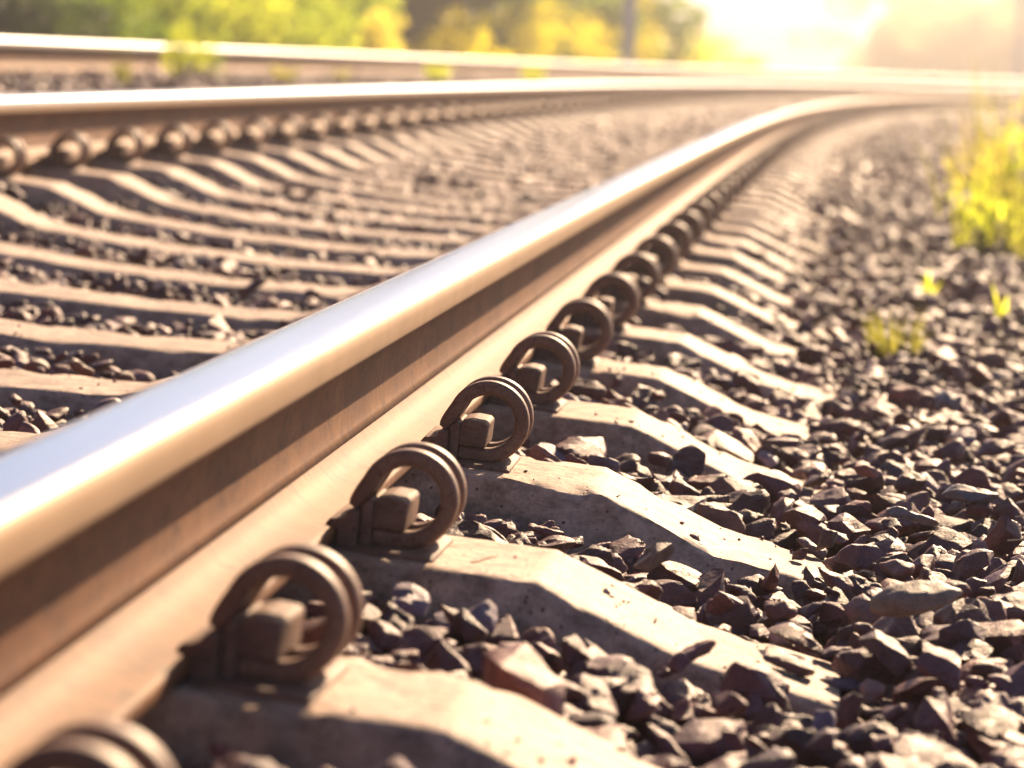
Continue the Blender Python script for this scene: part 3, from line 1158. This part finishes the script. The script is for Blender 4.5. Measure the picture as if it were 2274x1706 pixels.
# (column, distance, width, height, leaf count, leaf, material, label, blossom)
SHRUBS = [
    (0, 25, 1.9, 0.9, 3600, 0.07, M_DARK, 'dark brownish green shrub at the top left corner', None),
    (58, 27, 1.9, 1.2, 3600, 0.07, M_GREEN, 'dull green shrub between the corner shrub and the bright green bushes', None),
    (118, 29, 2.0, 1.5, 3000, 0.08, M_LEAF, 'leafy green bush, leftmost of the bright green bushes', None),
    (188, 30, 2.0, 1.6, 3000, 0.08, M_LIME, 'light green bush rising behind the weed on the farthest rail', None),
    (255, 32, 2.2, 1.7, 3400, 0.08, M_LEAF, 'broad green bush right of the weed on the farthest rail', None),
    (322, 35, 1.8, 1.7, 3000, 0.08, M_LEAF, 'green bush beside the dark gap, rightmost of the green bushes', None),
    (367, 34, 1.0, 0.80, 1200, 0.06, M_GOLD, 'low rounded lime bush in front of the dark gap', None),
    (440, 40, 1.8, 1.0, 1500, 0.06, M_YELLOW, 'low yellow flowering bush, leftmost of the yellow clumps', M_YELLOW),
    (488, 45, 2.4, 1.55, 2100, 0.06, M_YELLOW, 'tall rounded bright yellow flowering bush in the middle of the clumps', M_YELLOW),
    (545, 50, 2.7, 1.45, 2000, 0.06, M_YELLOW, 'bright yellow flowering bush left of the grey mast', M_YELLOW),
    (590, 54, 2.3, 2.1, 2300, 0.06, M_YELLOW, 'tall yellow flowering bush right against the grey mast', M_YELLOW),
    (655, 66, 2.8, 1.30, 1400, 0.07, M_YELLOW, 'low yellow bush just right of the grey mast', M_YELLOW),
    (705, 78, 3.2, 1.20, 2000, 0.08, M_YELLOW, 'pale yellow bush fading into the glare', M_YELLOW),
]
for i, (px, d, w, h, n, lf, m, lab, top) in enumerate(SHRUBS):
    bush(at(px, d), w, h, n, lf, m, lab, 'bush', 'bush', BG, seed=i, top_mat=top, low=0.08 if h > 0.7 else 0.2, lobes_n=14)

# shady undergrowth between the trunks
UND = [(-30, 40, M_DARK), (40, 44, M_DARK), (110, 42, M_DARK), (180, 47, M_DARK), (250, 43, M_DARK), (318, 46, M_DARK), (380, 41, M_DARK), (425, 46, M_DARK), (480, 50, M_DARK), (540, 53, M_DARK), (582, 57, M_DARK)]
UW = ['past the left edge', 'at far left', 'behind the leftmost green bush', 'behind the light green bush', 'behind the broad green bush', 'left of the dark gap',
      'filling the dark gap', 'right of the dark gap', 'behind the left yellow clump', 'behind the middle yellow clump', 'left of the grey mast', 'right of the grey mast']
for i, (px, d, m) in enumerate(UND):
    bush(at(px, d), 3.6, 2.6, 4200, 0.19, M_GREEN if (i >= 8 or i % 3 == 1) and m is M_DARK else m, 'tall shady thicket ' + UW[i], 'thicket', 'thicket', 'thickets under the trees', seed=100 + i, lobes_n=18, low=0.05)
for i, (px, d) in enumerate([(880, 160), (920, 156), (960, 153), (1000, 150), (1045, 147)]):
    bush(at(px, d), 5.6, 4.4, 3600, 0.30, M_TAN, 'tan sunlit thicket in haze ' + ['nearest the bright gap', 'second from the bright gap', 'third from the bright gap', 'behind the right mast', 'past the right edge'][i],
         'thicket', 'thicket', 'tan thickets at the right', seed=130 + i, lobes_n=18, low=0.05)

TG = 'trees behind the shrubs'
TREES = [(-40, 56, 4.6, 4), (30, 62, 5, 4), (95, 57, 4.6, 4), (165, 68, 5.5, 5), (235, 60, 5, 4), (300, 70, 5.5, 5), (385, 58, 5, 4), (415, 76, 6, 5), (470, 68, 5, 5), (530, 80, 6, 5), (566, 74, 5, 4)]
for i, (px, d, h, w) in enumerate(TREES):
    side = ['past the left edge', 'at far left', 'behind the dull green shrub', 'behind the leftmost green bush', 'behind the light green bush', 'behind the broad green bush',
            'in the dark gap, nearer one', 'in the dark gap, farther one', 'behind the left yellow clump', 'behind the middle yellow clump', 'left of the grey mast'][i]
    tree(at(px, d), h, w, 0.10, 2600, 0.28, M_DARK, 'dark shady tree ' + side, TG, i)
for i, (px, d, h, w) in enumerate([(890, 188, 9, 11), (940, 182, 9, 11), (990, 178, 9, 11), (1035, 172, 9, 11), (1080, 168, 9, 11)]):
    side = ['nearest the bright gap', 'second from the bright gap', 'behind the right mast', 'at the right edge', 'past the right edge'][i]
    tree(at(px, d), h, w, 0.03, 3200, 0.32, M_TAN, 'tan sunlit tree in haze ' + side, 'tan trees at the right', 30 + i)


# ------------------------------------------------------------------ catenary masts
def mast(pos, rz, label):
    root = empty('catenary_mast', Matrix.Translation(pos) @ Matrix.Rotation(rz, 4, 'Z'))
    tag(root, label, 'mast', 'railway masts')
    w, d, t = 0.10, 0.10, 0.010
    H = 7.2
    out = [(-w, -d), (w, -d), (w, -d + t), (t / 2, -d + t), (t / 2, d - t), (w, d - t), (w, d), (-w, d), (-w, d - t), (-t / 2, d - t), (-t / 2, -d + t), (-w, -d + t)]
    vs = [(x, y, 0.28) for x, y in out] + [(x * .8, y * .8, H) for x, y in out]
    k = len(out)
    fs = [(i, (i + 1) % k, (i + 1) % k + k, i + k) for i in range(k)] + [tuple(range(k))[::-1], tuple(range(k, 2 * k))]
    mesh_obj('column', vs, fs, M_MAST, root)
    prism('foundation', [(-0.35, -0.6), (0.35, -0.6), (0.35, 0.22), (0.30, 0.25), (-0.30, 0.25), (-0.35, 0.22)], -0.35, 0.35, M_CONC, root, 0.02)
    prism('foot_plate', [(-0.24, 0.251), (0.24, 0.251), (0.24, 0.28), (-0.24, 0.28)], -0.22, 0.22, M_MAST, root, 0.004, 1)
    v, f = merge([tube([(0, 0, 6.6), (1.4, 0, 6.75), (2.8, 0, 6.8)], [.035, .035, .03], 8), tube([(0, 0, 5.5), (1.4, 0, 6.1), (2.5, 0, 6.78)], [.035, .035, .03], 8)])
    mesh_obj('cantilever_arm', v, f, M_MAST, root, smooth=True)


mast(at(616, 49), 0.1, 'grey steel mast standing by the yellow bushes near the picture middle')
mast(at(1004, 92), 0.1, 'grey steel mast at the right edge in front of tan trees')


# ------------------------------------------------------------------ weeds and grass on the track
def blades(n, h, spread, width, r, lean=0.35, base_spread=0.4):
    vs, fs = [], []
    for i in range(n):
        a, q = r.uniform(0, 6.28), math.sqrt(r.random()) * spread
        b = Vector((math.cos(a) * q * base_spread, math.sin(a) * q * base_spread, -0.01))
        hh = h * r.uniform(0.5, 1.05)
        o = Vector((math.cos(a), math.sin(a), 0)) * hh * lean * r.uniform(0.2, 1.4)
        az = r.uniform(0, 6.28)
        wd = Vector((math.cos(az), math.sin(az), 0)) * width * 0.5
        k = len(vs)
        for j, t in enumerate((0, 0.35, 0.7, 1.0)):
            p = b + o * t * t + Vector((0, 0, hh * (t - 0.15 * t * t * lean)))
            ww = (1, 0.9, 0.6, 0.06)[j]
            vs += [p - wd * ww, p + wd * ww]
        for j in range(3):
            q2 = k + j * 2
            fs.append((q2, q2 + 1, q2 + 3, q2 + 2))
    return vs, fs


def tuft(s, l, h, spread, n, width, mat, label, cat='grass tuft', name='grass_tuft', group=None, lean=0.35, seed=0, z=None):
    r = np.random.default_rng(7000 + seed)
    zz = float(ballast_h(l)) - 0.01 if z is None else z
    v, f = blades(n, h, spread, width, r, lean)
    o = mesh_obj(name, v, f, mat)
    o.matrix_world = Matrix.Translation(P(s, l, zz))
    tag(o, label, cat, group)
    return o


tuft(5.62, 0.612, 0.135, 0.10, 100, 0.0036, M_GRASS, 'small yellow-green grass tuft growing out of the ballast at right', lean=0.30, seed=1)
tuft(6.87, 0.862, 0.135, 0.012, 4, 0.017, M_LIME, 'single upright broad green blade near the right edge', 'weed', 'seedling', lean=0.15, seed=2)
tuft(7.54, 0.725, 0.095, 0.014, 5, 0.014, M_LIME, 'tiny green seedling above and right of the grass tuft', 'weed', 'seedling', lean=0.4, seed=3)
tuft(4.28, 0.80, 0.03, 0.01, 3, 0.005, M_STRAW, 'little dry brown sprig among stones below the grass tuft', 'weed', 'seedling', lean=0.4, seed=4)

WG = 'weeds at the right edge of the ballast'


def weed(s, l, h, w, n, leaf, mat, label, group, seed, z=None, top_mat=None, reeds=None):
    pos = P(s, l, float(ballast_h(l)) - 0.01 if z is None else z)
    o = bush(pos, w, h, n, leaf, mat, label, 'weed', 'weed', group, seed=seed, lobes_n=8, top_mat=top_mat, elong=5.0, upright=0.7, low=0.12)
    if reeds:
        v, f = blades(reeds[0], reeds[1], w * 0.6, 0.013, np.random.default_rng(seed), 0.3, 0.8)
        mesh_obj('blades', v, f, M_GRASS if mat is not M_STRAWLEAF else M_STRAWLEAF, o)
    return o


weed(9.5, 0.95, 0.30, 0.28, 110, 0.08, M_LIME, 'leafy yellow-green weed, lowest one by the right edge', WG, 50, reeds=(26, 0.34))
weed(10.6, 1.12, 0.48, 0.30, 100, 0.09, M_LIME, 'tall bright yellow-green weed cut by the right edge', WG, 51, reeds=(34, 0.56))
weed(11.8, 1.06, 0.40, 0.42, 110, 0.09, M_GOLD, 'spreading yellow weed left of the tall right edge weed', WG, 52, reeds=(30, 0.52))
weed(13.6, 1.28, 0.60, 0.46, 130, 0.10, M_GOLD, 'tall golden weed standing behind the other right edge weeds', WG, 53, reeds=(34, 0.74))
weed(15.5, 1.18, 0.30, 0.26, 60, 0.08, M_STRAWLEAF, 'pale straw coloured weed beside the far ballast edge', WG, 54, reeds=(26, 0.46))

RG = 'weeds between the second and the farthest rail'
z3 = -0.04
weed(17.6, -3.30, 0.36, 0.36, 520, 0.045, M_LIME, 'tall green weed sticking up across the farthest rail', RG, 60, z=z3)
weed(18.5, -3.42, 0.20, 0.40, 300, 0.04, M_GREEN, 'low dark green weed right of the tall weed, under the rail', RG, 61, z=z3)
tuft(15.9, -3.25, 0.15, 0.10, 26, 0.012, M_GRASS, 'thin green grass tuft left of the tall weed', group=RG, seed=62, z=z3)
tuft(20.0, -3.2, 0.15, 0.16, 60, 0.010, M_GRASS, 'thin grass tuft right of the tall weed', group=RG, seed=63, z=z3)
tuft(22.0, -3.2, 0.13, 0.14, 50, 0.010, M_GRASS, 'second thin grass tuft right of the tall weed', group=RG, seed=64, z=z3)
tuft(26.5, -3.25, 0.18, 0.25, 120, 0.012, M_LIME, 'yellow grass clump in front of the farthest rail, left one', group=RG, seed=65, z=z3)
tuft(32.0, -3.25, 0.18, 0.25, 120, 0.012, M_LIME, 'yellow grass clump in front of the farthest rail, right one', group=RG, seed=66, z=z3)


def straw(s, l, z, pts, rad, label):
    v, f = tube([Vector(p) for p in pts], [rad] * (len(pts) - 1) + [rad * .4], 6)
    o = mesh_obj('dry_stalk', v, f, M_STRAW, smooth=True)
    o.matrix_world = frame(s, l, z)
    tag(o, label, 'dry stalk', 'dry stalks')


straw(2.63, 0.19, -0.003, [(0, 0, 0.001), (.008, -.004, .004), (.016, -.002, .008), (.021, .006, .009), (.018, .013, .006)], 0.0007, 'curled dark dry stalk on the second sleeper beside its clip')
straw(3.46, 0.70, -0.010, [(0, 0, 0), (.05, .01, .012), (.11, .015, .010), (.17, .03, .012)], 0.0009, 'long dry straw lying over stones at the right edge, upper one')
straw(3.25, 0.68, -0.008, [(0, 0, 0), (.05, .004, .010), (.10, .015, .006), (.15, .02, .010)], 0.0009, 'long dry straw lying over stones at the right edge, lower one')

# grass beyond the tracks: nobody could count it
r = np.random.default_rng(5)
vs, fs = [], []
for i in range(16000):
    s = r.uniform(3, 75)
    l = RAIL3 - 0.9 - r.random() ** 1.5 * 9 if r.random() < 0.75 else 2.2 + r.random() ** 1.5 * 6
    x, y = XY(s, l)
    z = bed_h(l)
    hh = r.uniform(0.10, 0.30)
    az = r.uniform(0, 6.28)
    wd = Vector((math.cos(az), math.sin(az), 0)) * 0.008
    p = Vector((x, y, z - 0.02))
    tip = p + Vector((r.normal(0, .05), r.normal(0, .05), hh))
    k = len(vs)
    vs += [p - wd, p + wd, (p + tip) / 2 + wd * .8, tip, (p + tip) / 2 - wd * .8]
    fs.append((k, k + 1, k + 2, k + 3, k + 4))
o = mesh_obj('grass', vs, fs, M_GRASS)
tag(o, 'yellow-green grass along the edges of the railway', 'grass', kind='stuff')

# ------------------------------------------------------------------ added haze
HAZE_D, HAZE_G = 0.0044, 0.84  # volume added for its glow, standing in for lens veiling glare
bm = bmesh.new()
bmesh.ops.create_cube(bm, size=1.0)
me = bpy.data.meshes.new('haze')
bm.to_mesh(me); bm.free()
hz = bpy.data.objects.new('haze', me)
COL.objects.link(hz)
zlo, zhi = -1.6, 13.0
hz.scale = (3600, 3200, zhi - zlo)
hz.location = (0, 400, (zlo + zhi) / 2)
mh = bpy.data.materials.new('haze')
mh.use_nodes = True
nt = mh.node_tree
nt.nodes.remove(nt.nodes['Principled BSDF'])
pv = nt.nodes.new('ShaderNodeVolumePrincipled')
pv.inputs['Color'].default_value = (1.0, 0.94, 0.87, 1)
pv.inputs['Density'].default_value = HAZE_D
pv.inputs['Anisotropy'].default_value = HAZE_G
nt.links.new(pv.outputs[0], nt.nodes['Material Output'].inputs['Volume'])
me.materials.append(mh)
tag(hz, 'added pale golden haze standing in for veiling glare', 'haze', kind='stuff')

# ------------------------------------------------------------------ light
SUN_AZ, SUN_EL = R_(18.0), R_(29.5)       # azimuth from +Y towards +X
sun = bpy.data.lights.new('Sun', 'SUN')
sun.energy = 5.0
sun.angle = R_(0.5)
sun.color = (1.0, 0.71, 0.44)
so = bpy.data.objects.new('Sun', sun)
COL.objects.link(so)
dirv = Vector((math.sin(SUN_AZ) * math.cos(SUN_EL), math.cos(SUN_AZ) * math.cos(SUN_EL), math.sin(SUN_EL)))
so.rotation_euler = dirv.to_track_quat('Z', 'Y').to_euler()
so.location = (10, 20, 30)

w = bpy.data.worlds.new('World')
scene.world = w
w.use_nodes = True
bg = w.node_tree.nodes['Background']
sky = w.node_tree.nodes.new('ShaderNodeTexSky')
sky.sky_type = 'NISHITA'
sky.sun_disc = False
sky.sun_elevation = SUN_EL
sky.sun_rotation = SUN_AZ
sky.dust_density = 0.5
sky.air_density = 0.6
sky.altitude = 1500
w.node_tree.links.new(sky.outputs[0], bg.inputs['Color'])
bg.inputs['Strength'].default_value = 0.06

# ------------------------------------------------------------------ camera
cd = bpy.data.cameras.new('Camera')
cam = bpy.data.objects.new('Camera', cd)
COL.objects.link(cam)
B = -FWD
cam.matrix_world = Matrix(((RT.x, UP.x, B.x, CAM.x), (RT.y, UP.y, B.y, CAM.y), (RT.z, UP.z, B.z, CAM.z), (0, 0, 0, 1)))
cd.sensor_width = 36
cd.sensor_fit = 'HORIZONTAL'
cd.lens = F_PX / IMG_W * 36
cd.clip_start = 0.05
cd.clip_end = 6000
cd.dof.use_dof = True
cd.dof.focus_distance = 3.25
cd.dof.aperture_fstop = 6.2
scene.camera = cam

scene.view_settings.view_transform = 'Standard'
scene.view_settings.look = 'None'
scene.view_settings.gamma = 1
scene.view_settings.exposure = 1.45
scene.cycles.use_denoising = True
scene.cycles.max_bounces = 8
scene.cycles.volume_bounces = 0
scene.cycles.sample_clamp_indirect = 8
